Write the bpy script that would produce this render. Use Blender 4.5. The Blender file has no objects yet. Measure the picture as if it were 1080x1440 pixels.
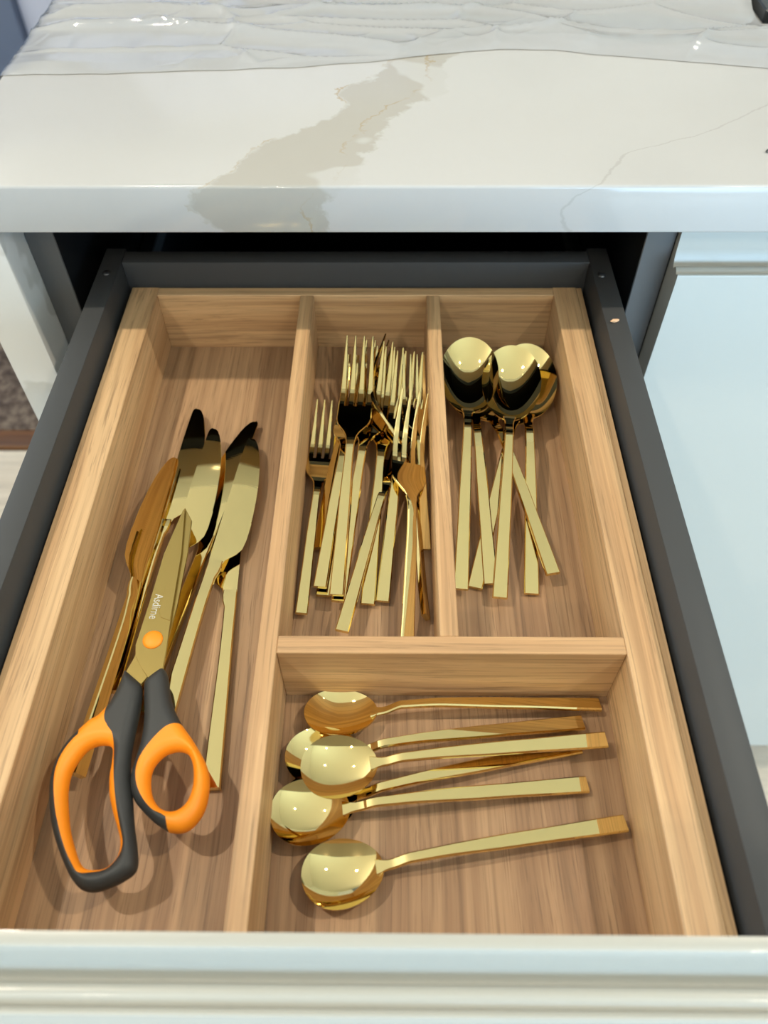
import bpy, bmesh, math, random
from mathutils import Matrix, Vector
from mathutils.geometry import delaunay_2d_cdt
import numpy as np

random.seed(7)
sc = bpy.context.scene
COL = sc.collection

# ------------------------------------------------------------------ camera
def cam_axes(pitch, yaw, roll):
    cp, sp, cy, sy = math.cos(pitch), math.sin(pitch), math.cos(yaw), math.sin(yaw)
    F = Vector((sy * cp, cy * cp, -sp)); R = Vector((cy, -sy, 0)); D = F.cross(R)
    c, s = math.cos(roll), math.sin(roll)
    return F, c * R + s * D, -s * R + c * D
F_, R_, D_ = cam_axes(0.89984, -0.01608, 0.00966)
cd = bpy.data.cameras.new('camera'); cam = bpy.data.objects.new('camera', cd); COL.objects.link(cam)
M = Matrix((R_, -D_, -F_)).transposed().to_4x4(); M.translation = (0, 0, 0.33)
cam.matrix_world = M
cd.sensor_fit = 'VERTICAL'; cd.sensor_height = 36.0; cd.lens = 36.0 * 1107.43 / 1440.0
cd.clip_start = 0.01
cd.dof.use_dof = True; cd.dof.focus_distance = 0.43; cd.dof.aperture_fstop = 8.6
sc.camera = cam

# ------------------------------------------------------------------ world, light, exposure
w = bpy.data.worlds.new('daylight'); sc.world = w; w.use_nodes = True
w.node_tree.nodes['Background'].inputs[0].default_value = (0.62, 0.80, 1.0, 1)
w.node_tree.nodes['Background'].inputs[1].default_value = 1.2
sc.view_settings.view_transform = 'Standard'; sc.view_settings.look = 'None'
sc.view_settings.exposure = 0.0; sc.view_settings.gamma = 1.0
sc.view_settings.use_curve_mapping = False

WIN = dict(x0=0.05, x1=2.55, z0=-0.74, z1=0.55, y=-2.4)      # window opening in the wall behind the camera
def area(name, loc, rot, sx, sy, power, col):
    l = bpy.data.lights.new(name, 'AREA'); l.shape = 'RECTANGLE'; l.size = sx; l.size_y = sy
    l.energy = power; l.color = col
    o = bpy.data.objects.new(name, l); COL.objects.link(o); o.location = loc; o.rotation_euler = rot
    return o
area('window_daylight', ((WIN['x0'] + WIN['x1']) / 2, WIN['y'] - 0.12, (WIN['z0'] + WIN['z1']) / 2),
     (math.radians(89), 0, math.radians(6)), 2.3, 1.2, 120, (0.45, 0.73, 1.0))
area('added_ceiling_fill', (-2.82, 1.3, 0.68), (math.radians(138), 0, math.radians(-90)), 2.3, 1.3, 60, (0.92, 0.97, 1.0))  # unseen light added on the left, tilted up to brighten the ceiling
DOWN_W = 12.0
DOWN_COL = (1.0, 0.885, 0.71)
CEIL = 1.65; FLOOR = -0.80

# ------------------------------------------------------------------ helpers
def link(o, parent=None):
    COL.objects.link(o)
    if parent is not None: o.parent = parent
    return o
def tag(o, label=None, cat=None, group=None, kind=None):
    if label: o['label'] = label
    if cat: o['category'] = cat
    if group: o['group'] = group
    if kind: o['kind'] = kind
    return o
def empty(name, loc=(0, 0, 0)):
    o = bpy.data.objects.new(name, None); o.empty_display_size = 0.02
    o.location = loc; return link(o)
def finish(bm, name, ang=35, smooth=True):
    bmesh.ops.recalc_face_normals(bm, faces=bm.faces[:])
    for f in bm.faces: f.smooth = smooth
    if smooth:
        for e in bm.edges:
            if len(e.link_faces) == 2 and e.calc_face_angle(0) > math.radians(ang): e.smooth = False
    me = bpy.data.meshes.new(name); bm.to_mesh(me); bm.free(); return me
def obj(name, me, mat, parent=None):
    if not isinstance(me, bpy.types.Mesh): me = finish(me, name)
    if mat and not me.materials: me.materials.append(mat)
    return link(bpy.data.objects.new(name, me), parent)
def box(x0, x1, y0, y1, z0, z1, bev=0.0, seg=2, bm=None):
    b = bmesh.new()
    v = [b.verts.new(p) for p in ((x0,y0,z0),(x1,y0,z0),(x1,y1,z0),(x0,y1,z0),(x0,y0,z1),(x1,y0,z1),(x1,y1,z1),(x0,y1,z1))]
    for f in ((3,2,1,0),(4,5,6,7),(0,1,5,4),(1,2,6,5),(2,3,7,6),(3,0,4,7)): b.faces.new([v[i] for i in f])
    if bev > 0: bmesh.ops.bevel(b, geom=b.edges[:], offset=bev, segments=seg, affect='EDGES', profile=0.5)
    if bm is None: return b
    me = bpy.data.meshes.new('t'); b.to_mesh(me); b.free(); bm.from_mesh(me); bpy.data.meshes.remove(me); return bm
def prism_x(profile, x0, x1):
    """profile of (y, z) extruded along x"""
    b = bmesh.new()
    a = [b.verts.new((x0, p[0], p[1])) for p in profile]; c = [b.verts.new((x1, p[0], p[1])) for p in profile]
    n = len(profile)
    for i in range(n): b.faces.new((a[i], a[(i+1) % n], c[(i+1) % n], c[i]))
    b.faces.new(a); b.faces.new(c[::-1]); return b
def sweep(sections, ch=0.0005):
    """sections (x, yc, zc, width, height): chamfered bar along x"""
    b = bmesh.new(); rings = []
    for (x, yc, zc, wd, h) in sections:
        c = min(ch, wd * 0.3, h * 0.3); a, t = wd / 2, h / 2
        rings.append([b.verts.new((x, yc + p, zc + q)) for p, q in
            ((-a+c,-t),(a-c,-t),(a,-t+c),(a,t-c),(a-c,t),(-a+c,t),(-a,t-c),(-a,-t+c))])
    for r, s in zip(rings, rings[1:]):
        for i in range(8): b.faces.new((r[i], r[(i+1) % 8], s[(i+1) % 8], s[i]))
    b.faces.new(rings[0]); b.faces.new(rings[-1][::-1]); return b
def cyl(r, z0, z1, n=32, loc=(0, 0), bev=0.0, r1=None):
    b = bmesh.new(); r1 = r if r1 is None else r1
    lo = [b.verts.new((loc[0]+r*math.cos(2*math.pi*i/n), loc[1]+r*math.sin(2*math.pi*i/n), z0)) for i in range(n)]
    hi = [b.verts.new((loc[0]+r1*math.cos(2*math.pi*i/n), loc[1]+r1*math.sin(2*math.pi*i/n), z1)) for i in range(n)]
    for i in range(n): b.faces.new((lo[i], lo[(i+1) % n], hi[(i+1) % n], hi[i]))
    b.faces.new(lo[::-1]); t = b.faces.new(hi)
    if bev > 0: bmesh.ops.bevel(b, geom=list(t.edges), offset=bev, segments=3, affect='EDGES')
    return b
def lerp(a, b, t): return a + (b - a) * t
def interp(pts, x):
    for (x0, y0), (x1, y1) in zip(pts, pts[1:]):
        if x <= x1:
            t = max(0, (x - x0) / (x1 - x0)); t = t * t * (3 - 2 * t) if len(pts) > 2 else t
            return lerp(y0, y1, t)
    return pts[-1][1]
def lin(pts, x):
    for (x0, y0), (x1, y1) in zip(pts, pts[1:]):
        if x <= x1: return lerp(y0, y1, max(0, (x - x0) / (x1 - x0)))
    return pts[-1][1]
def copy_tree(o, parent=None):
    c = o.copy(); COL.objects.link(c); c.parent = parent
    for ch in list(o.children): copy_tree(ch, c)
    return c

# ------------------------------------------------------------------ materials
def srgb(r, g, b):
    f = lambda c: (c/255/12.92) if c/255 <= 0.04045 else ((c/255+0.055)/1.055)**2.4
    return (f(r), f(g), f(b), 1)
def mat(name, col, rough=0.5, metal=0.0, spec=0.5, coat=0.0, bump=None):
    m = bpy.data.materials.new(name); m.use_nodes = True; nt = m.node_tree
    p = nt.nodes['Principled BSDF']
    p.inputs['Base Color'].default_value = col; p.inputs['Roughness'].default_value = rough
    p.inputs['Metallic'].default_value = metal; p.inputs['Specular IOR Level'].default_value = spec
    if coat: p.inputs['Coat Weight'].default_value = coat; p.inputs['Coat Roughness'].default_value = 0.05
    tc = nt.nodes.new('ShaderNodeTexCoord'); no = nt.nodes.new('ShaderNodeTexNoise')
    sc_, amt, dist = bump or (60, 0.02, 0.0005)
    no.inputs['Scale'].default_value = sc_; no.inputs['Detail'].default_value = 4
    nt.links.new(tc.outputs['Object'], no.inputs['Vector'])
    bp = nt.nodes.new('ShaderNodeBump'); bp.inputs['Strength'].default_value = amt; bp.inputs['Distance'].default_value = dist
    nt.links.new(no.outputs['Fac'], bp.inputs['Height']); nt.links.new(bp.outputs['Normal'], p.inputs['Normal'])
    return m
class NT:
    def __init__(s, m): s.t = m.node_tree; s.p = s.t.nodes['Principled BSDF']
    def n(s, typ, **kw):
        nd = s.t.nodes.new('ShaderNode' + typ)
        for k, v in kw.items(): setattr(nd, k, v)
        return nd
    def l(s, a, b): s.t.links.new(a, b)
    def val(s, sock, v):
        if hasattr(v, 'is_output') or isinstance(v, bpy.types.NodeSocket): s.l(v, sock)
        else: sock.default_value = v
    def math(s, op, a, b=None, c=None, clamp=False):
        nd = s.n('Math', operation=op, use_clamp=clamp); s.val(nd.inputs[0], a)
        if b is not None: s.val(nd.inputs[1], b)
        if c is not None: s.val(nd.inputs[2], c)
        return nd.outputs[0]
    def smooth(s, x, lo, hi, a=0.0, b=1.0):
        nd = s.n('MapRange', interpolation_type='SMOOTHSTEP'); s.val(nd.inputs[0], x)
        for i, v in zip((1, 2, 3, 4), (lo, hi, a, b)): nd.inputs[i].default_value = v
        return nd.outputs[0]
    def mix(s, fac, a, b, blend='MIX'):
        nd = s.n('Mix', data_type='RGBA', blend_type=blend); s.val(nd.inputs[0], fac); s.val(nd.inputs[6], a); s.val(nd.inputs[7], b)
        return nd.outputs[2]
    def noise(s, vec, scale, detail=3, rough=0.5, dist=0.0):
        nd = s.n('TexNoise'); s.l(vec, nd.inputs['Vector']); nd.inputs['Scale'].default_value = scale
        nd.inputs['Detail'].default_value = detail; nd.inputs['Roughness'].default_value = rough; nd.inputs['Distortion'].default_value = dist
        return nd.outputs['Fac']
    def mapping(s, vec, scale, loc=(0, 0, 0)):
        nd = s.n('Mapping'); s.l(vec, nd.inputs['Vector']); nd.inputs['Scale'].default_value = scale; nd.inputs['Location'].default_value = loc
        return nd.outputs[0]

def wood(name, axis, light, dark, pore=0.45, off=0.0, rough=0.5, broad=14, fine=1.0):
    """oak: grain runs along axis ('x' or 'y')"""
    m = mat(name, light, rough); k = NT(m); p = k.p
    tc = k.n('TexCoord'); oi = k.n('ObjectInfo')
    add = k.n('VectorMath', operation='ADD'); k.l(tc.outputs['Object'], add.inputs[0])
    sc3 = k.n('VectorMath', operation='SCALE'); sc3.inputs[0].default_value = (3.1, 1.7, 2.3); k.l(oi.outputs['Random'], sc3.inputs['Scale'])
    off3 = k.n('VectorMath', operation='ADD'); k.l(sc3.outputs[0], off3.inputs[0]); off3.inputs[1].default_value = (off, off, off)
    k.l(off3.outputs[0], add.inputs[1]); v = add.outputs[0]
    L = lambda a, c: (a, c, c) if axis == 'x' else (c, a, c)
    warp = k.noise(k.mapping(v, L(4, 14)), 1.0, 2)
    wv = k.n('VectorMath', operation='ADD'); cmb = k.n('CombineXYZ')
    wa = k.math('MULTIPLY', k.math('SUBTRACT', warp, 0.5), 0.012)
    for i in range(3): k.l(wa, cmb.inputs[i])
    k.l(v, wv.inputs[0]); k.l(cmb.outputs[0], wv.inputs[1]); v2 = wv.outputs[0]
    bands = k.noise(k.mapping(v2, L(1.6, broad * 4)), 1.0, 2, 0.5)
    mid = k.noise(k.mapping(v2, L(4, 330 * fine)), 1.0, 3, 0.6)
    fin = k.noise(k.mapping(v2, L(16, 1000 * fine)), 1.0, 3, 0.65)
    c1 = k.mix(k.smooth(bands, 0.35, 0.66), light, dark)
    c2 = k.mix(k.math('MULTIPLY', k.smooth(mid, 0.50, 0.74), 0.62), c1, tuple(c * 0.62 for c in dark[:3]) + (1,))
    c3 = k.mix(k.math('MULTIPLY', k.smooth(mid, 0.50, 0.30), 0.34), c2, tuple(min(1, c * 1.22) for c in light[:3]) + (1,))
    c4 = k.mix(k.math('MULTIPLY', k.smooth(fin, 0.53, 0.67), pore), c3, tuple(c * 0.42 for c in dark[:3]) + (1,))
    k.l(c4, p.inputs['Base Color'])
    bp = k.n('Bump'); bp.inputs['Strength'].default_value = 0.12; bp.inputs['Distance'].default_value = 0.0004
    k.l(fin, bp.inputs['Height']); k.l(bp.outputs['Normal'], p.inputs['Normal'])
    return m

OAK_L, OAK_D = srgb(213, 177, 132), srgb(187, 147, 104)
M_OAK_Y = wood('oak_lengthwise', 'y', OAK_L, OAK_D, 0.5)
M_OAK_X = wood('oak_crosswise', 'x', OAK_L, OAK_D, 0.5)
M_OAK_FLOOR = wood('oak_base', 'y', srgb(180, 145, 108), srgb(150, 116, 84), 0.5, 5.0, 0.55, broad=22)
M_GOLD = mat('polished_gold', (0.83, 0.645, 0.275, 1), 0.035, 1.0, bump=(35, 0.03, 0.0004))
M_GOLD_BRUSHED = mat('brushed_gold', (0.47, 0.33, 0.105, 1), 0.26, 1.0, bump=(700, 0.06, 0.0002))
M_METAL = mat('anthracite_steel', srgb(68, 69, 70), 0.5, 0.0, 0.22, bump=(900, 0.03, 0.0002))
M_CARCASS = mat('anthracite_melamine', srgb(78, 77, 76), 0.45, bump=(700, 0.05, 0.0002))
M_INNER_SHADED = mat('shade_darkened_interior', srgb(30, 31, 33), 0.6, spec=0.2)  # carcass colour darkened, so the shade inside the cabinet is in the paint
M_SCREW = mat('dark_screw_steel', srgb(95, 95, 96), 0.3, 0.8)
M_LACQ = mat('white_lacquer', srgb(172, 171, 163), 0.34, coat=0.08, bump=(20, 0.01, 0.0003))
M_GREY = mat('charcoal_rubber', srgb(50, 50, 49), 0.55, bump=(1800, 0.06, 0.0002))
M_ORANGE = mat('orange_rubber', srgb(250, 146, 20), 0.5, bump=(1800, 0.04, 0.0002))
M_PRINT = mat('pale_grey_print', srgb(196, 192, 178), 0.6)
M_WALL = mat('white_plaster', srgb(236, 232, 224), 0.9, bump=(90, 0.1, 0.001))
M_CEIL = mat('white_ceiling_paint', srgb(243, 238, 226), 0.9)
M_SLATE = mat('slate_grey_paint', srgb(112, 124, 148), 0.5)
M_LAV = mat('pale_lilac_paint', srgb(208, 212, 230), 0.55)
M_BLACK = mat('black_plastic', srgb(22, 24, 26), 0.35)
M_BEIGE = mat('beige_board', srgb(214, 204, 190), 0.5)
M_TRIM = wood('walnut_threshold', 'x', srgb(120, 78, 44), srgb(84, 52, 30), 0.4, 1.0)
M_PLANK = wood('beige_plank', 'x', srgb(222, 210, 192), srgb(206, 190, 170), 0.2, 3.0, 0.45, broad=3, fine=0.3)
M_CHIP = mat('pale_wood_crumb', srgb(222, 180, 142), 0.8)

def carpet():
    m = mat('brown_carpet', srgb(96, 80, 68), 0.95); k = NT(m); tc = k.n('TexCoord')
    a = k.noise(tc.outputs['Object'], 55, 4, 0.7); c = k.mix(k.smooth(a, 0.38, 0.64), srgb(70, 56, 50), srgb(128, 112, 98))
    k.l(c, k.p.inputs['Base Color']); return m
M_CARPET = carpet()

def marble():
    m = mat('white_veined_stone', srgb(238, 234, 228), 0.12, bump=(6, 0.004, 0.0005)); k = NT(m); p = k.p
    tc = k.n('TexCoord'); v = tc.outputs['Object']; sp = k.n('SeparateXYZ'); k.l(v, sp.inputs[0])
    n1 = k.noise(v, 22, 5, 0.6); n2 = k.noise(k.mapping(v, (1, 1, 1), (4, 2, 1)), 60, 5, 0.65)
    # t runs over the top and on down the mitred front edge
    t = k.math('ADD', sp.outputs[1], k.math('SUBTRACT', sp.outputs[2], 0.1015))
    wob = k.math('ADD', k.math('MULTIPLY', k.math('SUBTRACT', n1, 0.5), 0.045), k.math('MULTIPLY', k.math('SUBTRACT', n2, 0.5), 0.022))
    X = k.math('ADD', sp.outputs[0], wob)
    def curve(pts):    # piecewise x(t) with t in .37 .. .77
        fc = k.n('FloatCurve'); k.l(k.math('DIVIDE', k.math('SUBTRACT', t, 0.37), 0.4, clamp=True), fc.inputs['Value'])
        cv = fc.mapping.curves[0]
        q = [((a - 0.37) / 0.4, (b + 0.3) / 0.8) for a, b in pts]
        cv.points[0].location = q[0]; cv.points[-1].location = q[-1]
        for z in q[1:-1]: cv.points.new(*z)
        for pt in cv.points: pt.handle_type = 'VECTOR'
        fc.mapping.update()
        return k.math('SUBTRACT', k.math('MULTIPLY', fc.outputs[0], 0.8), 0.3)
    Lc = curve([(.37, -.085), (.386, -.104), (.396, -.113), (.405, -.116), (.412, -.102), (.435, -.086), (.454, -.080), (.471, -.064), (.4915, -.042), (.511, -.029), (.534, -.027), (.562, -.006), (.63, .04), (.77, .14)])
    Rc = curve([(.37, -.030), (.388, -.030), (.399, -.0394), (.408, -.0314), (.4122, -.0218), (.4346, -.018), (.450, -.016), (.484, -.003), (.5054, .013), (.533, .035), (.5753, .042), (.64, .085), (.77, .2)])
    dl = k.math('SUBTRACT', X, Lc); dr = k.math('SUBTRACT', Rc, X)
    band = k.math('MULTIPLY', k.smooth(dl, -0.001, 0.004), k.smooth(dr, -0.001, 0.004))
    holes = k.smooth(k.noise(v, 17, 2), 0.60, 0.64)
    band = k.math('MULTIPLY', band, k.math('SUBTRACT', 1.0, k.math('MULTIPLY', holes, 0.8)))
    base = k.mix(k.smooth(k.noise(v, 5, 2), 0.4, 0.7), srgb(182, 181, 179), srgb(177, 176, 174))
    c = k.mix(k.math('MULTIPLY', band, 0.62), base, srgb(156, 151, 139))
    edge = k.math('MULTIPLY', k.math('ADD', k.smooth(k.math('ABSOLUTE', dl), 0.0016, 0.0004), k.smooth(k.math('ABSOLUTE', k.math('SUBTRACT', dr, 0.012)), 0.0016, 0.0004), clamp=True), k.smooth(n1, 0.45, 0.65))
    c = k.mix(k.math('MULTIPLY', edge, 0.7), c, srgb(158, 139, 104))
    V3 = curve([(.37, .112), (.388, .098), (.396, .095), (.405, .101), (.413, .115), (.447, .1347), (.4596, .162), (.4724, .190), (.504, .231), (.6, .33), (.77, .45)])
    d3 = k.math('ABSOLUTE', k.math('SUBTRACT', k.math('ADD', sp.outputs[0], k.math('MULTIPLY', k.math('SUBTRACT', n2, 0.5), 0.012)), V3))
    c = k.mix(k.math('MULTIPLY', k.smooth(d3, 0.0016, 0.0003), 0.30), c, srgb(142, 138, 132))
    k.l(c, p.inputs['Base Color']); return m
M_STONE = marble()
def marble_panel():
    m = mat('white_mottled_stone', srgb(236, 234, 230), 0.1); k = NT(m); tc = k.n('TexCoord')
    a = k.noise(tc.outputs['Object'], 14, 3, 0.5)
    k.l(k.mix(k.smooth(a, 0.52, 0.56), srgb(206, 205, 201), srgb(186, 184, 178)), k.p.inputs['Base Color']); return m
M_STONE2 = marble_panel()

def film():
    m = bpy.data.materials.new('thin_white_film'); m.use_nodes = True; nt = m.node_tree; k = NT(m); nt.nodes.remove(k.p)
    out = nt.nodes['Material Output']
    tr = k.n('BsdfTransparent'); tr.inputs[0].default_value = (0.97, 0.97, 0.98, 1)
    df = k.n('BsdfDiffuse'); df.inputs[0].default_value = (0.74, 0.75, 0.77, 1)
    tl = k.n('BsdfTranslucent'); tl.inputs[0].default_value = (0.86, 0.87, 0.88, 1)
    gl = k.n('BsdfGlossy'); gl.inputs['Roughness'].default_value = 0.07
    m1 = k.n('MixShader'); m1.inputs[0].default_value = 0.35; k.l(df.outputs[0], m1.inputs[1]); k.l(tl.outputs[0], m1.inputs[2])
    m2 = k.n('MixShader'); m2.inputs[0].default_value = 0.62; k.l(tr.outputs[0], m2.inputs[1]); k.l(m1.outputs[0], m2.inputs[2])
    fr = k.n('Fresnel'); fr.inputs[0].default_value = 1.5
    m3 = k.n('MixShader'); k.l(k.math('MULTIPLY_ADD', fr.outputs[0], 1.3, 0.04), m3.inputs[0]); k.l(m2.outputs[0], m3.inputs[1]); k.l(gl.outputs[0], m3.inputs[2])
    k.l(m3.outputs[0], out.inputs[0]); return m
M_FILM = film()
def emit(name, col, st):
    m = bpy.data.materials.new(name); m.use_nodes = True; p = m.node_tree.nodes['Principled BSDF']
    p.inputs['Emission Color'].default_value = col; p.inputs['Emission Strength'].default_value = st; return m
M_LAMP = emit('warm_lamp_glow', (1.0, 0.86, 0.66, 1), 20)
def glass():
    m = bpy.data.materials.new('window_glass'); m.use_nodes = True; nt = m.node_tree; k = NT(m); nt.nodes.remove(k.p)
    tr = k.n('BsdfTransparent'); gl = k.n('BsdfGlossy'); gl.inputs['Roughness'].default_value = 0.0
    mx = k.n('MixShader'); mx.inputs[0].default_value = 0.06; k.l(tr.outputs[0], mx.inputs[1]); k.l(gl.outputs[0], mx.inputs[2])
    k.l(mx.outputs[0], nt.nodes['Material Output'].inputs[0]); return m
M_GLASS = glass()

# ------------------------------------------------------------------ room shell
RX0, RX1, RY0, RY1 = -2.7, 2.7, -2.4, 2.7
def struct(name, bm, m, parent=None):
    o = obj(name, bm, m, parent)
    if parent is None: o['kind'] = 'structure'
    return o
floor = struct('floor', box(RX0, RX1, RY0, RY1, FLOOR - 0.1, FLOOR - 0.012), M_BEIGE)
pw, pl = 0.19, 1.25
plank_me = finish(box(0, pl - 0.002, 0, pw - 0.002, -0.012, 0, 0.001, 1), 'plank', smooth=False); plank_me.materials.append(M_PLANK)
row = 0; y = 1.05 - pw * 8
while y < 1.0:
    x = -1.9 + (row % 3) * 0.41
    while x < 1.9:
        o = link(bpy.data.objects.new('plank', plank_me), floor); o.location = (x, y, FLOOR); x += pl
    y += pw; row += 1
cp_ = struct('carpet', box(-2.2, 2.2, 1.098, RY1 - 0.02, FLOOR - 0.011, FLOOR + 0.006, 0.003, 1), M_CARPET, floor)
struct('trim_1', box(-2.2, 2.2, 1.052, 1.098, FLOOR - 0.011, FLOOR + 0.008, 0.004, 2), M_TRIM)
struct('ceiling', box(RX0, RX1, RY0, RY1, CEIL, CEIL + 0.1), M_CEIL)
b = bmesh.new(); W2 = (0.1, 2.5, 0.0, 1.35)
for a in ((RY0 - 0.1, W2[0], FLOOR - 0.1, CEIL + 0.1), (W2[1], RY1 + 0.1, FLOOR - 0.1, CEIL + 0.1), (W2[0], W2[1], FLOOR - 0.1, W2[2]), (W2[0], W2[1], W2[3], CEIL + 0.1)):
    box(RX0 - 0.1, RX0, a[0], a[1], a[2], a[3], bm=b)
struct('wall_left', b, M_WALL)
b = bmesh.new()
for a in ((W2[0], W2[0] + .06, W2[2], W2[3]), (W2[1] - .06, W2[1], W2[2], W2[3]), (W2[0] + .06, W2[1] - .06, W2[2], W2[2] + .06), (W2[0] + .06, W2[1] - .06, W2[3] - .06, W2[3]), (1.27, 1.33, W2[2] + .06, W2[3] - .06)):
    box(RX0 - 0.07, RX0 - 0.01, a[0], a[1], a[2], a[3], bm=b)
w2 = struct('added_window', b, M_LACQ)  # unseen window, added as the opening for the ceiling fill light
for y0, y1 in ((W2[0] + .06, 1.27), (1.33, W2[1] - .06)): struct('pane', box(RX0 - 0.045, RX0 - 0.04, y0, y1, W2[2] + .06, W2[3] - .06), M_GLASS, w2)
struct('wall_right', box(RX1, RX1 + 0.1, RY0 - 0.1, RY1 + 0.1, FLOOR - 0.1, CEIL + 0.1), M_WALL)
struct('wall_back', box(RX0, RX1, RY1, RY1 + 0.1, FLOOR - 0.1, CEIL + 0.1), M_WALL)
b = bmesh.new()
for a in ((RX0, WIN['x0'], FLOOR - 0.1, CEIL + 0.1), (WIN['x1'], RX1, FLOOR - 0.1, CEIL + 0.1), (WIN['x0'], WIN['x1'], FLOOR - 0.1, WIN['z0']), (WIN['x0'], WIN['x1'], WIN['z1'], CEIL + 0.1)):
    box(a[0], a[1], RY0 - 0.1, RY0, a[2], a[3], bm=b)
struct('wall_front', b, M_WALL)
b = bmesh.new(); fw = 0.06
for a in ((WIN['x0'], WIN['x0'] + fw, WIN['z0'], WIN['z1']), (WIN['x1'] - fw, WIN['x1'], WIN['z0'], WIN['z1']), (WIN['x0'] + fw, WIN['x1'] - fw, WIN['z0'], WIN['z0'] + fw), (WIN['x0'] + fw, WIN['x1'] - fw, WIN['z1'] - fw, WIN['z1']), (1.27, 1.33, WIN['z0'] + fw, WIN['z1'] - fw)):
    box(a[0], a[1], RY0 - 0.07, RY0 - 0.01, a[2], a[3], bm=b)
w1 = struct('window_1', b, M_LACQ)
for x0, x1 in ((WIN['x0'] + fw, 1.27), (1.33, WIN['x1'] - fw)):
    struct('pane', box(x0, x1, RY0 - 0.045, RY0 - 0.04, WIN['z0'] + fw, WIN['z1'] - fw), M_GLASS, w1)
# pale panelled door at the far end of the room
d1 = struct('door_1', box(-0.95, -0.10, 2.24, 2.27, FLOOR + 0.008, 1.25), M_LAV)
for i in range(6):
    struct('panel', box(-0.94 + i * 0.14, -0.82 + i * 0.14, 2.222, 2.24, FLOOR + 0.05, 1.2, 0.008, 2), M_LAV, d1)
struct('door_handle', box(-0.2, -0.18, 2.17, 2.222, 0.2, 0.22, 0.004), M_SCREW, d1)
cup = empty('tall_cupboard', (-1.5, 2.2, FLOOR + 0.006))
tag(cup, 'slate grey tall cupboard at the far left, beyond the counter end', 'cupboard')
obj('body', box(-0.54, 0.549, 0.02, 0.45, 0, 2.1, 0.002), M_SLATE, cup)
for x0, x1 in ((-0.54, -0.002), (0.0, 0.549)):
    d = obj('door', box(x0, x1, -0.001, 0.019, 0.08, 2.1, 0.002), M_SLATE, cup)
    obj('handle', box(x0 + 0.03, x0 + 0.042, -0.03, -0.002, 1.0, 1.2, 0.003), M_BLACK, d)

# recessed ceiling downlights (the two that light the drawer, and two more down the room)
def downlight(x, y, label, power=DOWN_W):
    r = empty('downlight', (x, y, CEIL)); tag(r, label, 'ceiling light', 'recessed ceiling downlights')
    bm = bmesh.new(); n = 40
    rings = []
    for rad, z in ((0.052, 0.0), (0.052, -0.004), (0.040, -0.006), (0.036, 0.0)):
        rings.append([bm.verts.new((rad*math.cos(2*math.pi*i/n), rad*math.sin(2*math.pi*i/n), z)) for i in range(n)])
    for a, c in zip(rings, rings[1:]):
        for i in range(n): bm.faces.new((a[i], a[(i+1) % n], c[(i+1) % n], c[i]))
    obj('trim_ring', bm, M_LACQ, r)
    obj('lamp_disc', cyl(0.034, -0.003, -0.001, 32), M_LAMP, r)
    l = bpy.data.lights.new('downlight_beam', 'SPOT'); l.energy = power * 4; l.color = DOWN_COL
    l.spot_size = math.radians(150); l.spot_blend = 0.7; l.shadow_soft_size = 0.03
    o = link(bpy.data.objects.new('downlight_beam', l)); o.location = (x, y, CEIL - 0.04)
downlight(-0.80, 0.33, 'recessed downlight above the counter, left one over the drawer')
downlight(0.95, 0.33, 'recessed downlight above the counter, right one over the drawer')
downlight(-0.80, -1.5, 'recessed downlight behind the camera, on the side away from the window', 10)
downlight(0.95, -1.3, 'recessed downlight behind the camera, on the window side', 8)

# ------------------------------------------------------------------ island: countertop, end panel, cabinets
TOP, BOT, FR = 0.1015, 0.0723, 0.411
ct = obj('countertop', box(-0.2609, 1.05, FR, 1.0, BOT, TOP, 0.0018, 3), M_STONE)
tag(ct, 'white stone countertop with a beige grey vein, above the open drawer', 'countertop')
ep = obj('end_panel', box(-0.2609, -0.2316, FR, 1.0, FLOOR, BOT - 0.0002, 0.0012, 2), M_STONE2)
tag(ep, 'white stone panel standing upright under the left end of the countertop', 'panel')

PROF = [(.049, .060), (.0462, .060), (.0450, .0594), (.0445, .0582), (.0441, .054), (.0434, .046), (.0426, .0400), (.0412, .0362), (.0398, .0347), (.0389, .0351),
        (.0384, .0366), (.0376, .0376), (.0364, .0380), (.0350, .0377), (.0336, .0368), (.0326, .0355), (.0321, .0350), (.0315, .0362), (.0308, .0368), (.0300, .0369), (.0293, .0365), (.029, .0355)]
def front_profile(zbot, dy=0.0, ztop=0.060):
    p = [(y_ + dy, z_ + (ztop - 0.060 if z_ > 0.05 else 0)) for y_, z_ in PROF]
    return p + [(.029 + dy, zbot), (.049 + dy, zbot)]

cab = empty('drawer_cabinet', (-0.027, 0.70, FLOOR)); CAB = Vector(cab.location)
tag(cab, 'kitchen cabinet under the countertop with its dark steel drawer pulled open', 'cabinet')
def part(name, bm, m, root, off):
    bmesh.ops.translate(bm, verts=bm.verts[:], vec=-Vector(off)); return obj(name, bm, m, root)
sp_ = part('side_panel', box(-0.2311, -0.2128, 0.4422, 0.98, FLOOR + 0.09, BOT - 0.0005), M_INNER_SHADED, cab, CAB)
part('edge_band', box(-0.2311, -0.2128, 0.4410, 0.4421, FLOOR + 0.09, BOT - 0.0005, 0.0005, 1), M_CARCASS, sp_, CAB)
sp_ = part('side_panel', box(0.1582, 0.1770, 0.4422, 0.98, FLOOR + 0.09, BOT - 0.0005), M_INNER_SHADED, cab, CAB)
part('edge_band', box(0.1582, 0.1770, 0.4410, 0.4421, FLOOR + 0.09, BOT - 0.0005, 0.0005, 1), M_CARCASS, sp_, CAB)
part('back_panel', box(-0.2127, 0.1581, 0.96, 0.975, FLOOR + 0.09, BOT - 0.001), M_INNER_SHADED, cab, CAB)
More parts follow.
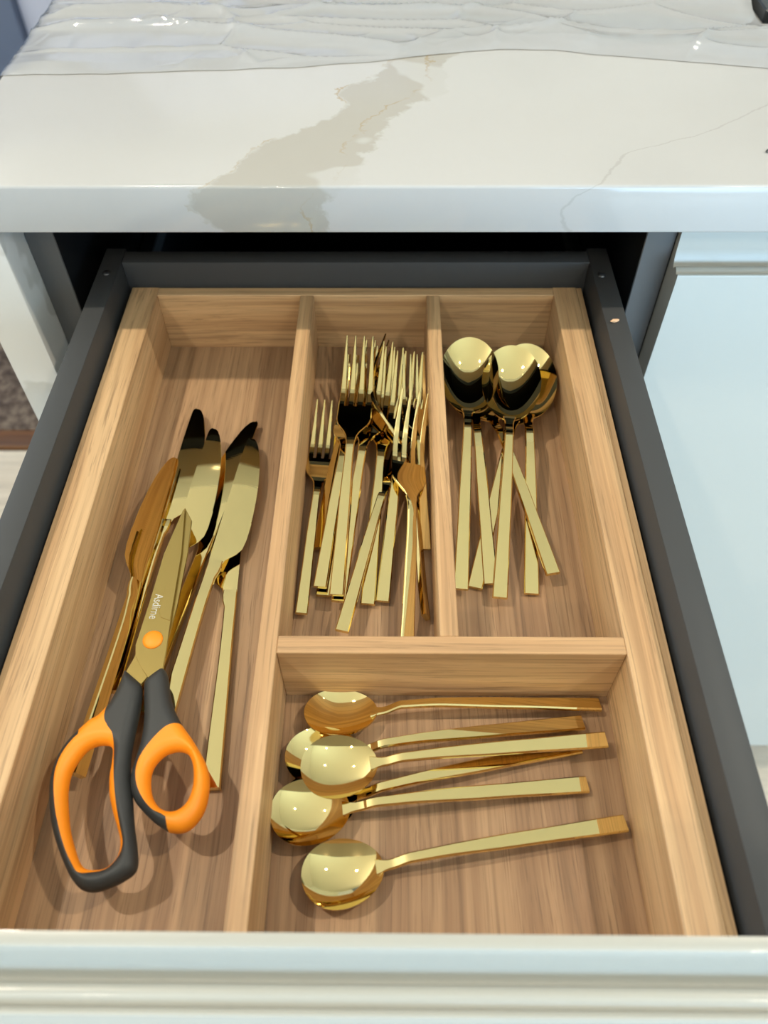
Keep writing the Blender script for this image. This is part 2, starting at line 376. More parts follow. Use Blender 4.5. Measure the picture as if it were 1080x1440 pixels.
part('bottom_panel', box(-0.2127, 0.1581, 0.445, 0.959, FLOOR + 0.09, FLOOR + 0.108), M_INNER_SHADED, cab, CAB)
part('top_panel', box(-0.2127, 0.1581, 0.4422, 0.959, BOT - 0.014, BOT - 0.001), M_INNER_SHADED, cab, CAB)
part('plinth', box(-0.2311, 0.1770, 0.49, 0.505, FLOOR, FLOOR + 0.0895), M_CARCASS, cab, CAB)
part('lower_front', box(-0.2295, 0.1750, 0.421, 0.441, FLOOR + 0.095, -0.105, 0.002, 2), M_LACQ, cab, CAB)
for x0, x1 in ((-0.2126, -0.2000), (0.1486, 0.1580)):
    part('drawer_runner', box(x0, x1, 0.46, 0.93, -0.062, -0.048, 0.001, 1), M_METAL, cab, CAB)
# drawer: base with front, two side rails, back, screws
drw = part('drawer', box(-0.1835, 0.1325, 0.0495, 0.4620, -0.0620, -0.0528), M_METAL, cab, CAB)
def dpart(name, bm, m): return part(name, bm, m, drw, CAB)
dpart('drawer_front', prism_x(front_profile(-0.10), -0.2295, 0.1752), M_LACQ)
for x0, x1 in ((-0.1979, -0.1840), (0.1330, 0.1470)):
    dpart('side_rail', box(x0, x1, 0.0495, 0.4800, -0.062, 0.018, 0.0008, 2), M_METAL)
dpart('back_rail', box(-0.1838, 0.1328, 0.4625, 0.4760, -0.062, 0.0182, 0.0006, 2), M_METAL)
for x, y in ((-0.1912, 0.4509), (0.1385, 0.4485)):
    bm = bmesh.new(); bmesh.ops.create_uvsphere(bm, u_segments=16, v_segments=8, radius=0.0028)
    bmesh.ops.scale(bm, vec=(1, 1, 0.45), verts=bm.verts[:]); bmesh.ops.translate(bm, vec=(x, y, 0.0182), verts=bm.verts[:])
    dpart('screw', bm, M_SCREW)

cab2 = empty('base_cabinet', (0.40, 0.70, FLOOR)); CAB2 = Vector(cab2.location)
tag(cab2, 'white lacquered base cabinet with a tall closed door, right of the drawer', 'cabinet')
part('side_panel', box(0.1795, 0.1975, 0.4445, 0.98, FLOOR + 0.09, BOT - 0.0005), M_CARCASS, cab2, CAB2)
part('side_panel', box(0.602, 0.62, 0.4445, 0.98, FLOOR + 0.09, BOT - 0.0005), M_CARCASS, cab2, CAB2)
part('plinth', box(0.1795, 0.62, 0.49, 0.505, FLOOR, FLOOR + 0.0895), M_CARCASS, cab2, CAB2)
part('bottom_panel', box(0.1976, 0.6019, 0.4445, 0.98, FLOOR + 0.09, FLOOR + 0.108), M_CARCASS, cab2, CAB2)
part('door', prism_x(front_profile(-0.7075, 0.392, 0.066), 0.1774, 0.6205), M_LACQ, cab2, CAB2)

# ------------------------------------------------------------------ oak cutlery tray
tray = empty('cutlery_tray', (-0.025, 0.255, -0.052)); TR = Vector(tray.location)
tag(tray, 'oak cutlery tray with four compartments filling the open drawer', 'cutlery tray')
LO, LI, D1L, D1R, D2L, D2R, RI, RO = -0.1805, -0.1619, -0.0632, -0.0541, 0.0231, 0.0320, 0.1103, 0.1303
BI, BO, CB, CF, TF, Y0 = 0.4517, 0.4603, 0.1869, 0.1777, -0.0458, 0.0500
def tpart(name, bm, m): return part(name, bm, m, tray, TR)
tpart('tray_base', box(LO, RO, Y0, BO, -0.0520, TF), M_OAK_FLOOR)
e = 0.0004
tpart('side_wall', box(LO, LI, Y0, BO, TF, 0.0, e, 1), M_OAK_Y)
tpart('side_wall', box(RI, 0.1263, Y0, BO, TF, 0.0, e, 1), M_OAK_Y)
tpart('edge_strip', box(0.1263, RO, Y0, BO, TF, -0.0004, e, 1), M_OAK_Y)
tpart('back_wall', box(LI, RI, BI, BO, TF, -0.0003, e, 1), M_OAK_X)
tpart('front_wall', box(LI, RI, Y0, Y0 + 0.0088, TF, -0.0003, e, 1), M_OAK_X)
tpart('divider', box(D1L, D1R, Y0 + 0.0088, BI, TF, -0.0002, e, 1), M_OAK_Y)
tpart('divider', box(D1R, RI, CF, CB, TF, -0.0003, e, 1), M_OAK_X)
tpart('divider', box(D2L, D2R, CB, BI, TF, -0.0004, e, 1), M_OAK_Y)

# ------------------------------------------------------------------ cutlery prototypes (x runs from tip to handle end)
def bowl_mesh(bl, bw, depth, taper, th=0.0011, nr=14, nt=64):
    b = bmesh.new()
    nrm = max(math.sin(t) * (1 + taper * math.cos(t)) for t in [i * math.pi / 200 for i in range(201)])
    def out(t):
        return (bl / 2 * (1 - math.cos(t)), bw / 2 * math.sin(t) * (1 + taper * math.cos(t)) / nrm)
    def surf(r, t, low):
        x, y = out(t); cx = bl * 0.47
        z = -depth * (1 - r ** 2.05) + 0.10 * depth * (1 - min(x / bl * 2.5, 1)) ** 2 * r
        return (cx + (x - cx) * r, y * r, z - (th if low else 0))
    tops = []
    for low in (0, 1):
        c = b.verts.new(surf(0, 0, low)); rings = []
        for i in range(1, nr + 1):
            r = math.sin(i / nr * math.pi / 2) if i < nr else 1.0
            rings.append([b.verts.new(surf(r, 2 * math.pi * j / nt, low)) for j in range(nt)])
        for j in range(nt): b.faces.new((c, rings[0][j], rings[0][(j+1) % nt]))
        for a, d in zip(rings, rings[1:]):
            for j in range(nt): b.faces.new((a[j], a[(j+1) % nt], d[(j+1) % nt], d[j]))
        tops.append(rings[-1])
    for j in range(nt): b.faces.new((tops[0][j], tops[0][(j+1) % nt], tops[1][(j+1) % nt], tops[1][j]))
    return b
def make_spoon(name, L, bl, bw, depth, taper, w0, w1, th, arch):
    r = empty(name)
    obj('bowl', finish(bowl_mesh(bl, bw, depth, taper), 'bowl', 50), M_GOLD, r)
    n = 36; secs = []
    zp = [(0, -0.0012), (0.05, -0.0006), (0.14, arch * 0.85), (0.30, arch), (1.0, 0.0)]
    for i in range(n + 1):
        t = (i / n) ** 1.35; x = lerp(bl - 0.0035, L, t)
        wd = interp([(0, w0 * 1.5), (0.05, w0 * 1.02), (0.12, w0), (0.6, lerp(w0, w1, .62)), (1, w1)], t)
        hh = lin([(0, th * 0.5), (0.08, th * 0.85), (0.2, th), (1, th * 0.9)], t)
        z = interp(zp, t) if t < 0.30 else lerp(arch, -th * 0.3, ((t - 0.3) / 0.7) ** 1.15)
        secs.append((x, 0, z, wd, hh))
    obj('handle', finish(sweep(secs, 0.0006), 'handle', 30), M_GOLD, r)
    return r
def make_fork(L=0.184):
    r = empty('dinner_fork')
    fz = lambda x: interp([(0, 0.0), (0.042, -0.0122), (0.092, 0.0012), (0.112, 0.0022), (L, 0.0)], x) if x > 0.042 else -0.0122 * math.sin(min(1, x / 0.042) * math.pi / 2) ** 1.1
    pitch = 0.0059
    for i in range(4):
        y0 = (i - 1.5) * pitch; secs = []
        for j in range(13):
            t = j / 12; x = lerp(0.0, 0.0505, t)
            wd = lin([(0, 0.0010), (0.12, 0.0017), (0.45, 0.0031), (1, 0.0040)], t); h = lin([(0, 0.0009), (0.5, 0.0016), (1, 0.0022)], t)
            secs.append((x, y0 * lerp(0.96, 1, t), fz(x), wd, h))
        obj('tine', finish(sweep(secs, 0.0004), 'tine', 40), M_GOLD, r)
    secs = []
    for j in range(25):
        x = lerp(0.0490, 0.084, j / 24)
        wd = lin([(0.049, 0.0217), (0.060, 0.0219), (0.0645, 0.0208), (0.068, 0.0182), (0.0715, 0.0140), (0.075, 0.0098), (0.079, 0.0068), (0.084, 0.0056)], x)
        secs.append((x, 0, fz(x), wd, 0.0023))
    obj('head', finish(sweep(secs, 0.0005), 'head', 30), M_GOLD, r)
    secs = []
    for j in range(31):
        t = j / 30; x = lerp(0.083, L, t)
        secs.append((x, 0, fz(x), interp([(0, 0.0055), (0.1, 0.0052), (0.5, 0.0066), (1, 0.0078)], t), lin([(0, 0.0024), (0.15, 0.0030), (1, 0.0028)], t)))
    obj('handle', finish(sweep(secs, 0.0006), 'handle', 30), M_GOLD, r)
    return r
def make_knife(L=0.206):
    r = empty('table_knife')
    # blade outline: spine on -y, serrated belly on +y, tip near the spine
    bel = [(0.0, -0.0030), (0.0006, -0.0010), (0.002, 0.0006), (0.006, 0.0028), (0.014, 0.0056), (0.024, 0.0082), (0.036, 0.0102), (0.048, 0.0116), (0.058, 0.0124), (0.068, 0.0128), (0.078, 0.0127), (0.0845, 0.0118), (0.0885, 0.0094), (0.0915, 0.0062), (0.0935, 0.0042), (0.096, 0.0034)]
    spn = [(0.0, -0.0034), (0.0012, -0.0046), (0.004, -0.0050), (0.03, -0.0052), (0.096, -0.0044)]
    n = 150; b = bmesh.new(); tops, bots = [], []
    for i in range(n + 1):
        t = i / n; x = 0.096 * (t ** 1.3)
        y1 = lin(bel, x); y0 = lin(spn, x)
        if 0.012 < x < 0.066 and i % 2: y1 -= 0.00045
        th = 0.0007 * min(1, 0.45 + x / 0.02)
        ym = lerp(y0, y1, 0.55)
        tops.append([b.verts.new((x, y0, th)), b.verts.new((x, ym, th)), b.verts.new((x, y1, 0.00015))])
        bots.append([b.verts.new((x, y0, -th)), b.verts.new((x, ym, -th)), b.verts.new((x, y1, -0.00015))])
    for a, c, d, f in zip(tops, tops[1:], bots, bots[1:]):
        for i in range(2):
            b.faces.new((a[i], a[i+1], c[i+1], c[i])); b.faces.new((d[i], f[i], f[i+1], d[i+1]))
        b.faces.new((a[0], c[0], f[0], d[0])); b.faces.new((a[2], d[2], f[2], c[2]))
    for a, d in ((tops[0], bots[0]), (tops[-1], bots[-1])): b.faces.new((a[0], a[1], a[2], d[2], d[1], d[0]))
    obj('blade', finish(b, 'blade', 30), M_GOLD, r)
    secs = []
    for j in range(30):
        t = j / 29; x = lerp(0.0945, L, t)
        wd = interp([(0, 0.0078), (0.05, 0.0082), (0.10, 0.0066), (0.22, 0.0064), (1, 0.0084)], t)
        hh = interp([(0, 0.0016), (0.05, 0.0026), (0.10, 0.0030), (0.26, 0.0050), (1, 0.0046)], t)
        secs.append((x, -0.0046 + wd / 2, 0, wd, hh))
    obj('handle', finish(sweep(secs, 0.0006), 'handle', 30), M_GOLD, r)
    return r
PROTO = {
    'teaspoon': (make_spoon('teaspoon', 0.148, 0.0362, 0.0296, 0.0061, 0.10, 0.0044, 0.0078, 0.0027, 0.0042), 0.148),
    'table_spoon': (make_spoon('table_spoon', 0.182, 0.0610, 0.0380, 0.0090, 0.05, 0.0054, 0.0084, 0.0030, 0.0040), 0.182),
    'dinner_fork': (make_fork(), 0.184),
    'table_knife': (make_knife(), 0.206)}
used = set()
def place(kind, row, label, cat, group, flip=False):
    root, L = PROTO[kind]
    o = root if kind not in used else copy_tree(root); used.add(kind)
    x0, y0, z0, x1, y1, z1, roll = row
    A = Vector((x0, y0, z0)); d = Vector((x1, y1, z1)) - A; s = d.length / L; X = d.normalized()
    Y = Vector((0, 0, 1)).cross(X).normalized(); Z = X.cross(Y)
    rot = Matrix((X, Y, Z)).transposed() @ Matrix.Rotation(math.radians(roll + (180 if flip else 0)), 3, 'X')
    o.matrix_world = Matrix.Translation(A) @ rot.to_4x4() @ Matrix.Scale(s, 4)
    tag(o, label, cat, group); return o

G = 'gold teaspoons in the front compartment'
for row, lab in (
    ((-0.0431, 0.1642, -0.0365, 0.1048, 0.1715, -0.0405, -18), 'gold teaspoon lying nearest the cross divider, rearmost of the teaspoons'),
    ((-0.0506, 0.1407, -0.0370, 0.0948, 0.1616, -0.0400, -5), 'gold teaspoon whose bowl is half hidden under its neighbour, second from the cross divider'),
    ((-0.0419, 0.1329, -0.0295, 0.1034, 0.1506, -0.0350, 4), 'gold teaspoon lying on top of the others, its bowl covering a second bowl'),
    ((-0.0512, 0.1160, -0.0374, 0.0922, 0.1506, -0.0426, 0), 'gold teaspoon with hidden bowl, its thin slanting handle passing beneath another handle'),
    ((-0.0548, 0.1136, -0.0337, 0.0927, 0.1313, -0.0415, 0), 'gold teaspoon with its bowl against the left divider, second from the drawer front'),
    ((-0.0387, 0.0870, -0.0360, 0.1068, 0.1129, -0.0390, -4), 'gold teaspoon lying alone nearest the drawer front, frontmost of the teaspoons')):
    place('teaspoon', row, lab, 'spoon', G)
G = 'gold tablespoons in the right compartment'
for row, lab in (
    ((0.0800, 0.4100, -0.0100, 0.0593, 0.2319, -0.0370, 0), 'large gold spoon lying on top in the middle of the spoon pile'),
    ((0.0520, 0.4159, -0.0080, 0.0385, 0.2386, -0.0390, 0), 'large gold spoon lying against the fork divider, leftmost of the large spoons'),
    ((0.0905, 0.4180, -0.0150, 0.0781, 0.2379, -0.0425, 0), 'large gold spoon with its bowl nearest the right tray wall, partly covered'),
    ((0.0520, 0.4170, -0.0180, 0.0557, 0.2438, -0.0415, 4), 'large gold spoon with hidden bowl, its handle just right of the leftmost handle'),
    ((0.0530, 0.4170, -0.0260, 0.0897, 0.2459, -0.0340, 0), 'large gold spoon with hidden bowl, its handle slanting far out to the right'),
    ((0.0930, 0.4190, -0.0255, 0.0468, 0.2422, -0.0430, 0), 'large gold spoon with hidden bowl, its handle slanting down left beneath two others')):
    place('table_spoon', row, lab, 'spoon', G)
G = 'gold forks in the middle compartment'
for row, lab in (
    ((-0.0420, 0.3804, -0.0310, -0.0492, 0.2234, -0.0410, -4), 'gold fork lying beside the long left divider, leftmost of the forks'),
    ((-0.0252, 0.4152, -0.0300, -0.0434, 0.2682, -0.0420, 20), 'gold fork mostly buried, its short dark handle right of the leftmost fork'),
    ((-0.0214, 0.4123, -0.0200, -0.0398, 0.2386, -0.0380, 0), 'gold fork with hidden tines, bright handle end just left of the topmost fork handle'),
    ((-0.0204, 0.4218, -0.0280, -0.0384, 0.2362, -0.0430, 0), 'gold fork almost covered, its handle end showing beneath a bright handle at left'),
    ((-0.0211, 0.4102, -0.0020, -0.0299, 0.2297, -0.0320, 0), 'gold fork on top of the pile with four long bright tines at the back left'),
    ((-0.0084, 0.4149, -0.0100, -0.0290, 0.2287, -0.0370, 0), 'gold fork just right of the topmost fork, its tines beside the dark edge'),
    ((0.0122, 0.3784, -0.0270, -0.0261, 0.2085, -0.0340, 0), 'gold fork with the handle slanting furthest forward to the left across others'),
    ((-0.0013, 0.4163, -0.0160, -0.0132, 0.2301, -0.0420, -3), 'gold fork with a flat square shouldered neck in the middle of the pile'),
    ((0.0118, 0.4080, -0.0130, -0.0050, 0.2320, -0.0420, 0), 'gold fork with tines at the back right and a short straight handle in the middle'),
    ((0.0146, 0.3646, -0.008, 0.0075, 0.1888, -0.0334, -16), 'gold fork on top at the front right, its long handle reaching the cross divider'),
    ((-0.0014, 0.4261, -0.021, 0.0186, 0.2209, -0.04, -70), 'gold fork turned on its side with a dark curved edge, handle by the right divider'),
    ((0.0142, 0.4040, -0.0120, 0.0197, 0.2660, -0.0400, -6), 'gold fork against the right divider with the shortest visible handle')):
    place('dinner_fork', row, lab, 'fork', G)
G = 'gold table knives in the left compartment'
for row, lab, flip in (
    ((-0.1355, 0.3297, -0.0300, -0.1457, 0.1299, -0.0300, -58), 'gold knife tilted on edge with a brown blade face, leftmost of the knives', True),
    ((-0.1274, 0.3794, -0.0380, -0.1412, 0.1753, -0.0380, 0), 'gold knife with the blade tip furthest back, second from the left', False),
    ((-0.1123, 0.3561, -0.0330, -0.1321, 0.1501, -0.0367, 0), 'gold knife with a broad blade under the scissors tip, handle hidden by the scissors', False),
    ((-0.0929, 0.3702, -0.0400, -0.1271, 0.1661, -0.0421, 0), 'gold knife with a dark tip behind the rightmost blade, dark handle beside the scissors', True),
    ((-0.0871, 0.3492, -0.0350, -0.1128, 0.1438, -0.0373, -6), 'gold knife with the rightmost serrated blade lying on top of another knife', False),
    ((-0.0960, 0.3340, -0.0428, -0.0850, 0.1280, -0.0425, 0), 'gold knife with its blade covered, bright handle ending at the right scissor loop', True)):
    place('table_knife', row, lab, 'knife', G, flip)

# ------------------------------------------------------------------ scissors (outline in mm round the pivot)
HOLE_L = [(-12.3,-57.8),(-7.9,-58.0),(-5.3,-60.4),(-4.3,-66.8),(-3.9,-73.1),(-2.2,-80.8),(0.9,-88.2),(4.7,-95.5),(7.1,-101.1),(7.4,-106.0),(5.6,-109.5),(3.2,-111.5),(-0.3,-112.2),(-4.7,-111.9),(-8.1,-109.6),(-11.7,-104.1),(-16.1,-95.6),(-19.4,-86.1),(-21.4,-78.6),(-21.9,-71.7),(-20.5,-66.1),(-17.9,-60.9),(-15.2,-58.8)]
EDGE_L = [(-12.0,-38.1),(-11.2,-46.3),(-8.7,-50.5),(-5.4,-54.7),(-3.3,-63.6),(-0.5,-74.6),(3.0,-86.0),(6.6,-95.5),(8.9,-101.1),(9.1,-105.3),(7.1,-109.4),(4.1,-112.5),(-1.3,-113.9),(-6.6,-114.1),(-10.0,-110.9),(-14.5,-104.8),(-19.2,-96.4),(-23.8,-86.2),(-27.2,-74.8),(-27.4,-67.0),(-25.7,-61.3),(-23.0,-56.4),(-21.5,-54.3),(-23.0,-50.6),(-19.1,-45.9),(-16.0,-43.8)]
OUT_L = [(-23.0,-50.6),(-27.0,-56.4),(-29.8,-63.8),(-30.4,-73.3),(-28.6,-82.5),(-25.3,-92.1),(-20.5,-101.3),(-14.5,-110.3),(-9.7,-116.3),(-4.9,-119.9),(0.3,-120.7),(5.7,-119.2),(10.8,-116.8),(15.2,-113.4),(16.1,-109.4),(14.4,-102.5),(11.3,-93.3),(8.3,-82.2),(5.4,-73.1),(3.5,-61.2),(3.3,-50.4),(3.1,-37.6),(1.8,-28.7),(-4.5,-22.8),(-8.5,-19.7),(-9.0,-25.1),(-10.1,-31.4),(-12.0,-38.1)]
HOLE_R = [(25.6,-60.6),(29.8,-62.2),(32.5,-66.6),(34.0,-72.9),(34.1,-79.0),(32.6,-84.3),(29.4,-87.3),(25.7,-87.9),(21.7,-86.6),(18.0,-82.9),(15.6,-77.6),(14.6,-71.4),(15.7,-66.7),(18.8,-62.7),(21.7,-61.2)]
ORANGE_R = [(24.6,-48.0),(30.1,-54.4),(35.1,-61.0),(38.7,-66.6),(41.2,-72.8),(41.9,-80.5),(41.3,-86.5),(39.1,-91.6),(35.9,-95.3),(31.8,-96.9),(26.9,-96.6)]
EDGE_R = [(25.7,-91.4),(23.1,-89.9),(19.0,-88.1),(14.3,-83.7),(10.4,-77.7),(8.6,-71.5),(8.8,-66.0),(11.3,-60.3),(15.0,-54.5),(19.0,-50.3)]
OUT_R = [(24.6,-48.0),(19.6,-40.1),(16.0,-31.3),(13.9,-24.1),(12.0,-20.4),(10.0,-18.7),(6.3,-21.8),(3.2,-25.5),(3.0,-29.6),(5.3,-40.2),(6.6,-48.7),(6.9,-56.2),(6.1,-66.0),(5.5,-72.3),(6.6,-77.7),(9.2,-83.0),(13.5,-87.4),(19.8,-92.5),(26.9,-96.6)]
def dense(pts, sharp=(), step=0.9, closed=True):
    """Catmull-Rom through pts, corners in sharp kept; returns list of points"""
    n = len(pts); P = [np.array(p, float) for p in pts]; out = []
    for i in range(n if closed else n - 1):
        p1, p2 = P[i], P[(i+1) % n]
        p0 = p1 * 2 - p2 if (i in sharp or (not closed and i == 0)) else P[i-1]
        p3 = p2 * 2 - p1 if ((i+1) % n in sharp or (not closed and i == n - 2)) else P[(i+2) % n]
        m = max(1, int(round(np.linalg.norm(p2 - p1) / step)))
        for j in range(m):
            t = j / m
            out.append(0.5 * (2*p1 + (p2-p0)*t + (2*p0-5*p1+4*p2-p3)*t*t + (3*p1-p0-3*p2+p3)*t**3))
    if not closed: out.append(P[-1])
    return out
def inside(p, poly):
    c = False; x, y = p; n = len(poly)
    for i in range(n):
        (x0, y0), (x1, y1) = poly[i], poly[i-1]
        if (y0 > y) != (y1 > y) and x < (x1-x0)*(y-y0)/(y1-y0)+x0: c = not c
    return c
def seg_dist(Q, segs):
    d = np.full(len(Q), 1e9)
    for a, b in segs:
        ab = b - a; t = np.clip(((Q - a) @ ab) / max(ab @ ab, 1e-12), 0, 1)
        d = np.minimum(d, np.linalg.norm(Q - a - t[:, None] * ab, axis=1))
    return d
def pillow(outer, hole, edges, H, Rr, step=0.85):
    """rounded solid over outer minus hole; edges = boundary loops where the surface rolls to zero height"""
    loops = [outer] + ([hole] if hole else [])
    segs = [(np.array(l[i-1]), np.array(l[i])) for l in edges for i in range(len(l))]
    pts, ed = [], []
    for l in loops:
        k0 = len(pts)
        for i, p in enumerate(l): pts.append(tuple(p)); ed.append((k0 + i, k0 + (i+1) % len(l)))
    A = np.array(outer); lo, hi = A.min(0), A.max(0); cand = []
    for l in edges:
        for i in range(len(l)):
            t = np.array(l[(i+1) % len(l)]) - np.array(l[i-1]); nrm = np.array([-t[1], t[0]]) / (np.linalg.norm(t) + 1e-9)
            for s in (-1, 1):
                for dd in (0.12, 0.42, 0.9): cand.append((np.array(l[i]) + s * dd * nrm, dd * 0.9))
    gx = np.arange(lo[0], hi[0], step); gy = np.arange(lo[1], hi[1], step)
    cand += [(np.array((x, y)), 1.25) for x in gx for y in gy]
    Q = np.array([c[0] for c in cand]); D = seg_dist(Q, segs); B = seg_dist(Q, [(np.array(l[i-1]), np.array(l[i])) for l in loops for i in range(len(l))])
    for q, mn, d, bb in zip(Q, [c[1] for c in cand], D, B):
        if d >= mn * 0.98 and bb > 0.1 and inside(q, outer) and not (hole and inside(q, hole)): pts.append(tuple(q))
    V, E, Fc, *_ = delaunay_2d_cdt([Vector(p) for p in pts], ed, [], 0, 1e-4)
    keep = []
    for f in Fc:
        c = sum((V[i] for i in f), Vector((0, 0))) / len(f)
        if inside(c, outer) and not (hole and inside(c, hole)): keep.append(f)
    VV = np.array([tuple(v) for v in V]); d = seg_dist(VV, segs)
    z = H * np.sqrt(np.clip(1 - (1 - np.minimum(d / Rr, 1)) ** 2, 0, 1)); z[d < 1e-3] = 0
    b = bmesh.new(); top = [b.verts.new((p[0]*.001, p[1]*.001, h*.001)) for p, h in zip(VV, z)]
    bot = [t if h < 1e-4 else b.verts.new((p[0]*.001, p[1]*.001, -h*.001)) for t, p, h in zip(top, VV, z)]
    cnt = {}
    for f in keep:
        try: b.faces.new([top[i] for i in f])
        except ValueError: pass
        try: b.faces.new([bot[i] for i in reversed(f)])
        except ValueError: pass
        for i in range(len(f)):
            k_ = tuple(sorted((f[i], f[(i+1) % len(f)]))); cnt[k_] = cnt.get(k_, 0) + 1
    for (i, j), c in cnt.items():          # close the walls along the seam with the other material
        if c == 1:
            vs = []
            for v in (top[i], top[j], bot[j], bot[i]):
                if v not in vs: vs.append(v)
            if len(vs) >= 3:
                try: b.faces.new(vs)
                except ValueError: pass
    for v in [v for v in b.verts if not v.link_faces]: b.verts.remove(v)
    return b
scs = empty('scissors', (-0.123, 0.199, -0.0225))
tag(scs, 'scissors with orange and charcoal loop handles and gold blades, lying on the knives', 'scissors')
outL = dense(OUT_L, (0, len(OUT_L)-1, 23, 24)); edgeL = dense(EDGE_L[:24], (0, 23), closed=False); expL = dense([EDGE_L[23], EDGE_L[24], EDGE_L[25], EDGE_L[0]], closed=False)
outLo = dense(OUT_L, (0, len(OUT_L)-1, 24), closed=False)
holeL = dense(HOLE_L); holeR = dense(HOLE_R)
fullL = outLo[:-1] + expL[::-1][:-1]
greyL = outLo[:-1] + edgeL[:-1]
orangeL = edgeL[:-1] + expL[:-1]
outRo = dense(OUT_R, (0, 5, len(OUT_R)-1), closed=False); orR = dense(ORANGE_R, closed=False)
edgeR = dense([OUT_R[-1]] + EDGE_R + [OUT_R[0]], (1,), closed=False)
fullR = outRo[:-1] + orR[::-1][:-1]
greyR = outRo[:-1] + edgeR[:-1]
orangeR = orR[:-1] + edgeR[:-1]
gl_ = obj('large_handle', finish(pillow(greyL, None, [fullL, holeL], 5.6, 5.0), 'large_handle', 60), M_GREY, scs)
ol_ = obj('loop_lining', finish(pillow(orangeL, holeL, [fullL, holeL], 5.6, 5.0), 'loop_lining', 60), M_ORANGE, gl_)
gr_ = obj('small_handle', finish(pillow(greyR, None, [fullR, holeR], 5.6, 5.0), 'small_handle', 60), M_GREY, scs)
or_ = obj('loop_lining', finish(pillow(orangeR, holeR, [fullR, holeR], 5.6, 5.0), 'loop_lining', 60), M_ORANGE, gr_)
for o in (gl_, gr_): o['label'] = 'charcoal rubber handle shell'
for o in (ol_, or_): o['label'] = 'orange loop lining'
def plate(pts, z0, z1, bev=0.00015):
    b = bmesh.new(); n = len(pts)
    lo = [b.verts.new((p[0]*.001, p[1]*.001, z0)) for p in pts]; hi = [b.verts.new((p[0]*.001, p[1]*.001, z1)) for p in pts]
    for i in range(n): b.faces.new((lo[i], lo[(i+1) % n], hi[(i+1) % n], hi[i]))
    b.faces.new(lo[::-1]); t = b.faces.new(hi)
    if bev: bmesh.ops.bevel(b, geom=list(t.edges), offset=bev, segments=1, affect='EDGES')
    return b
BL_A = [(4.8, 81.7), (3.8, 80.1), (-1.4, 49.7), (-3.2, 20.0), (-5.6, -6.7), (-4.4, -12.4), (-0.3, -18.6), (4.6, -24.9), (10.6, -22.0), (10.3, -9.1), (9.6, 5.2), (9.0, 18.0), (8.0, 49.8)]
BL_B = [(4.2, 83.2), (9.3, 74.4), (10.7, 51.2), (10.8, 18.3), (9.6, 0.1), (5.1, -19.9), (0.9, -27.1), (-8.0, -20.4), (-5.5, -12.9), (-1.8, 6.3), (2.4, 56.0)]
ba = obj('blade', plate(BL_A, 0.0003, 0.0020), M_GOLD_BRUSHED, scs)
obj('cutting_bevel', plate([(4.9, 81.0), (4.0, 60.0), (3.5, 38.0), (2.8, 13.0), (4.2, 9.5), (9.3, 7.5), (9.0, 18.0), (8.0, 49.8)], 0.0020, 0.0022, 0.0001), M_GOLD_BRUSHED, ba)
obj('blade', plate(BL_B, -0.0016, 0.0001), M_GOLD_BRUSHED, scs)
b = bmesh.new(); bmesh.ops.create_uvsphere(b, u_segments=32, v_segments=16, radius=0.0051)
bmesh.ops.scale(b, vec=(1, 1, 0.36), verts=b.verts[:]); bmesh.ops.translate(b, vec=(0.0026, -0.0035, 0.0021), verts=b.verts[:])
pv = obj('pivot_cap', b, M_ORANGE, scs); pv['label'] = 'round orange pivot cap'
fc = bpy.data.curves.new('lettering', 'FONT'); fc.body = 'Asdirne'; fc.size = 0.0048; fc.extrude = 0.00004; fc.align_x = 'CENTER'; fc.align_y = 'CENTER'
tmp = bpy.data.objects.new('tmp', fc); COL.objects.link(tmp)
me = bpy.data.meshes.new_from_object(tmp.evaluated_get(bpy.context.evaluated_depsgraph_get()))
bpy.data.objects.remove(tmp)
txt = obj('lettering', me, M_PRINT, ba); txt.scale = (1.0, 1.4, 1.0); txt.location = (0.0006, 0.0160, 0.00208); txt.rotation_euler = (0, 0, math.radians(-92.6)); txt['label'] = 'pale printed lettering'

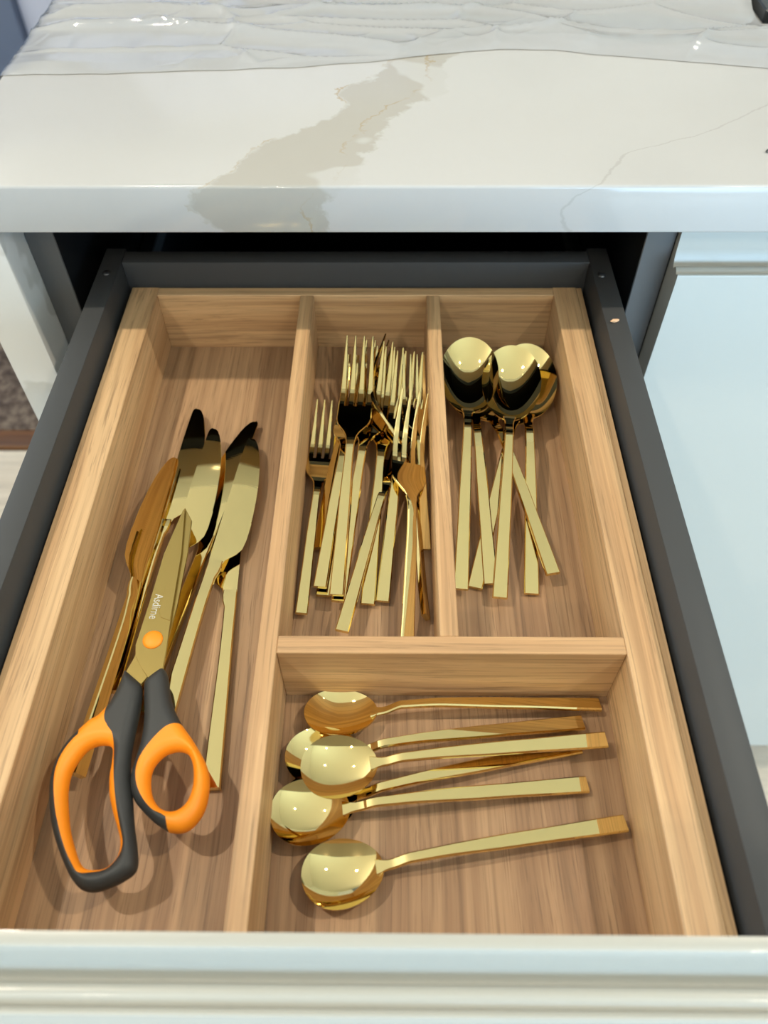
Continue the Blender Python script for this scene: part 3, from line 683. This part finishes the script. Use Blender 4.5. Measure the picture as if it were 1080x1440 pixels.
# ------------------------------------------------------------------ plastic film, small things on the counter
def plastic():
    from mathutils import noise as mn
    edge = [(-.30, .548), (-.254, .551), (-.191, .553), (-.073, .561), (-.016, .570), (.033, .583), (.072, .590), (.111, .588), (.144, .580), (.213, .566), (.249, .558), (.36, .55)]
    def crease(q):                               # straight ridges where two flat facets of the film meet
        d, p = mn.voronoi(q); return math.exp(-(d[1] - d[0]) / 0.05), d[0]
    b = bmesh.new(); nx, ny = 400, 150; g = []
    X0, X1, Y1 = -0.285, 0.36, 0.80
    for j in range(ny + 1):
        r = []
        for i in range(nx + 1):
            x = lerp(X0, X1, i / nx); ye = lin(edge, x) + 0.0015 * mn.noise(Vector((x * 40, 3, 0)))
            y = lerp(ye, Y1, (j / ny) ** 1.15)
            wx = 0.5 * mn.noise(Vector((x * 9, y * 9, 4)))
            fold = 1 - abs(mn.noise(Vector((x * 3.2 + wx, y * 24 + x * 2.5 + wx, 1.3))))
            k1, f1 = crease(Vector((x * 9, y * 26 + 3, 0.4))); k2, f2 = crease(Vector((x * 30 + y * 14, y * 46 - x * 10, 5.4)))
            m2 = max(0, mn.noise(Vector((x * 8, y * 12, 9))) + 0.05)
            fade = min(1, (y - ye) / 0.014)
            fade *= 0.15 + 0.85 * min(1, max(0, (x + 0.258) / 0.03))
            h = 0.0006 + fade * (0.0060 * fold ** 6 + 0.0028 * k1 + 0.0016 * f1 + m2 * (0.0046 * k2 + 0.0024 * f2) + 0.0008)
            z = TOP + h; xx = x
            over = -0.2609 - x                   # hangs down over the left end of the counter
            if over > -0.004:
                a = min(1, (over + 0.004) / 0.028); xx = -0.2605 - 0.0035 * min(1, a * 3) - 0.0008 * fold; z = TOP + h * (1 - a) - 0.062 * a ** 1.3
            r.append(b.verts.new((xx, y, z)))
        g.append(r)
    for j in range(ny):
        for i in range(nx):
            c = g[j][i].co
            if not (c.x > 0.262 and c.y > 0.622): b.faces.new((g[j][i], g[j][i+1], g[j+1][i+1], g[j+1][i]))
    for v in [v for v in b.verts if not v.link_faces]: b.verts.remove(v)
    for f in b.faces: f.smooth = True
    me = bpy.data.meshes.new('plastic_sheet'); b.to_mesh(me); b.free(); return me
ps = obj('plastic_sheet', plastic(), M_FILM)
tag(ps, 'crinkled translucent white plastic sheet covering the back of the countertop', 'plastic sheet')

tb = empty('rimmed_board', (0.4165, 0.785, TOP + 0.0004))
tag(tb, 'beige board with a black rim on the countertop beside the plastic sheet, back right', 'board')
obj('board', box(-0.138, 0.14, -0.14, 0.13, 0.0, 0.004), M_BEIGE, tb)
b = bmesh.new()
for a in ((-0.150, -0.138, -0.152, 0.142), (0.14, 0.152, -0.152, 0.142), (-0.138, 0.14, -0.152, -0.14), (-0.138, 0.14, 0.13, 0.142)): box(a[0], a[1], a[2], a[3], 0.0, 0.009, 0.001, 1, b)
obj('rim', b, M_BLACK, tb)
def crumb(name, loc, size, m, label, cat, seed):
    rng = random.Random(seed); b = bmesh.new(); bmesh.ops.create_icosphere(b, subdivisions=2, radius=1)
    for v in b.verts: v.co = Vector((v.co.x * size[0], v.co.y * size[1], v.co.z * size[2])) * (1 + rng.uniform(-.22, .22))
    o = obj(name, finish(b, name, 30), m); o.location = loc; o.rotation_euler = (0, 0, rng.uniform(-1, 1)); tag(o, label, cat); return o
crumb('wood_chip', (0.1385, 0.3994, 0.0191), (0.0026, 0.0013, 0.0010), M_CHIP, 'tiny pale wood chip lying on the right steel drawer rail', 'wood chip', 3)
crumb('stone_chip', (0.2165, 0.4477, TOP + 0.0009), (0.0022, 0.0012, 0.0006), M_SCREW, 'tiny grey chip lying on the countertop at its right', 'chip', 8)
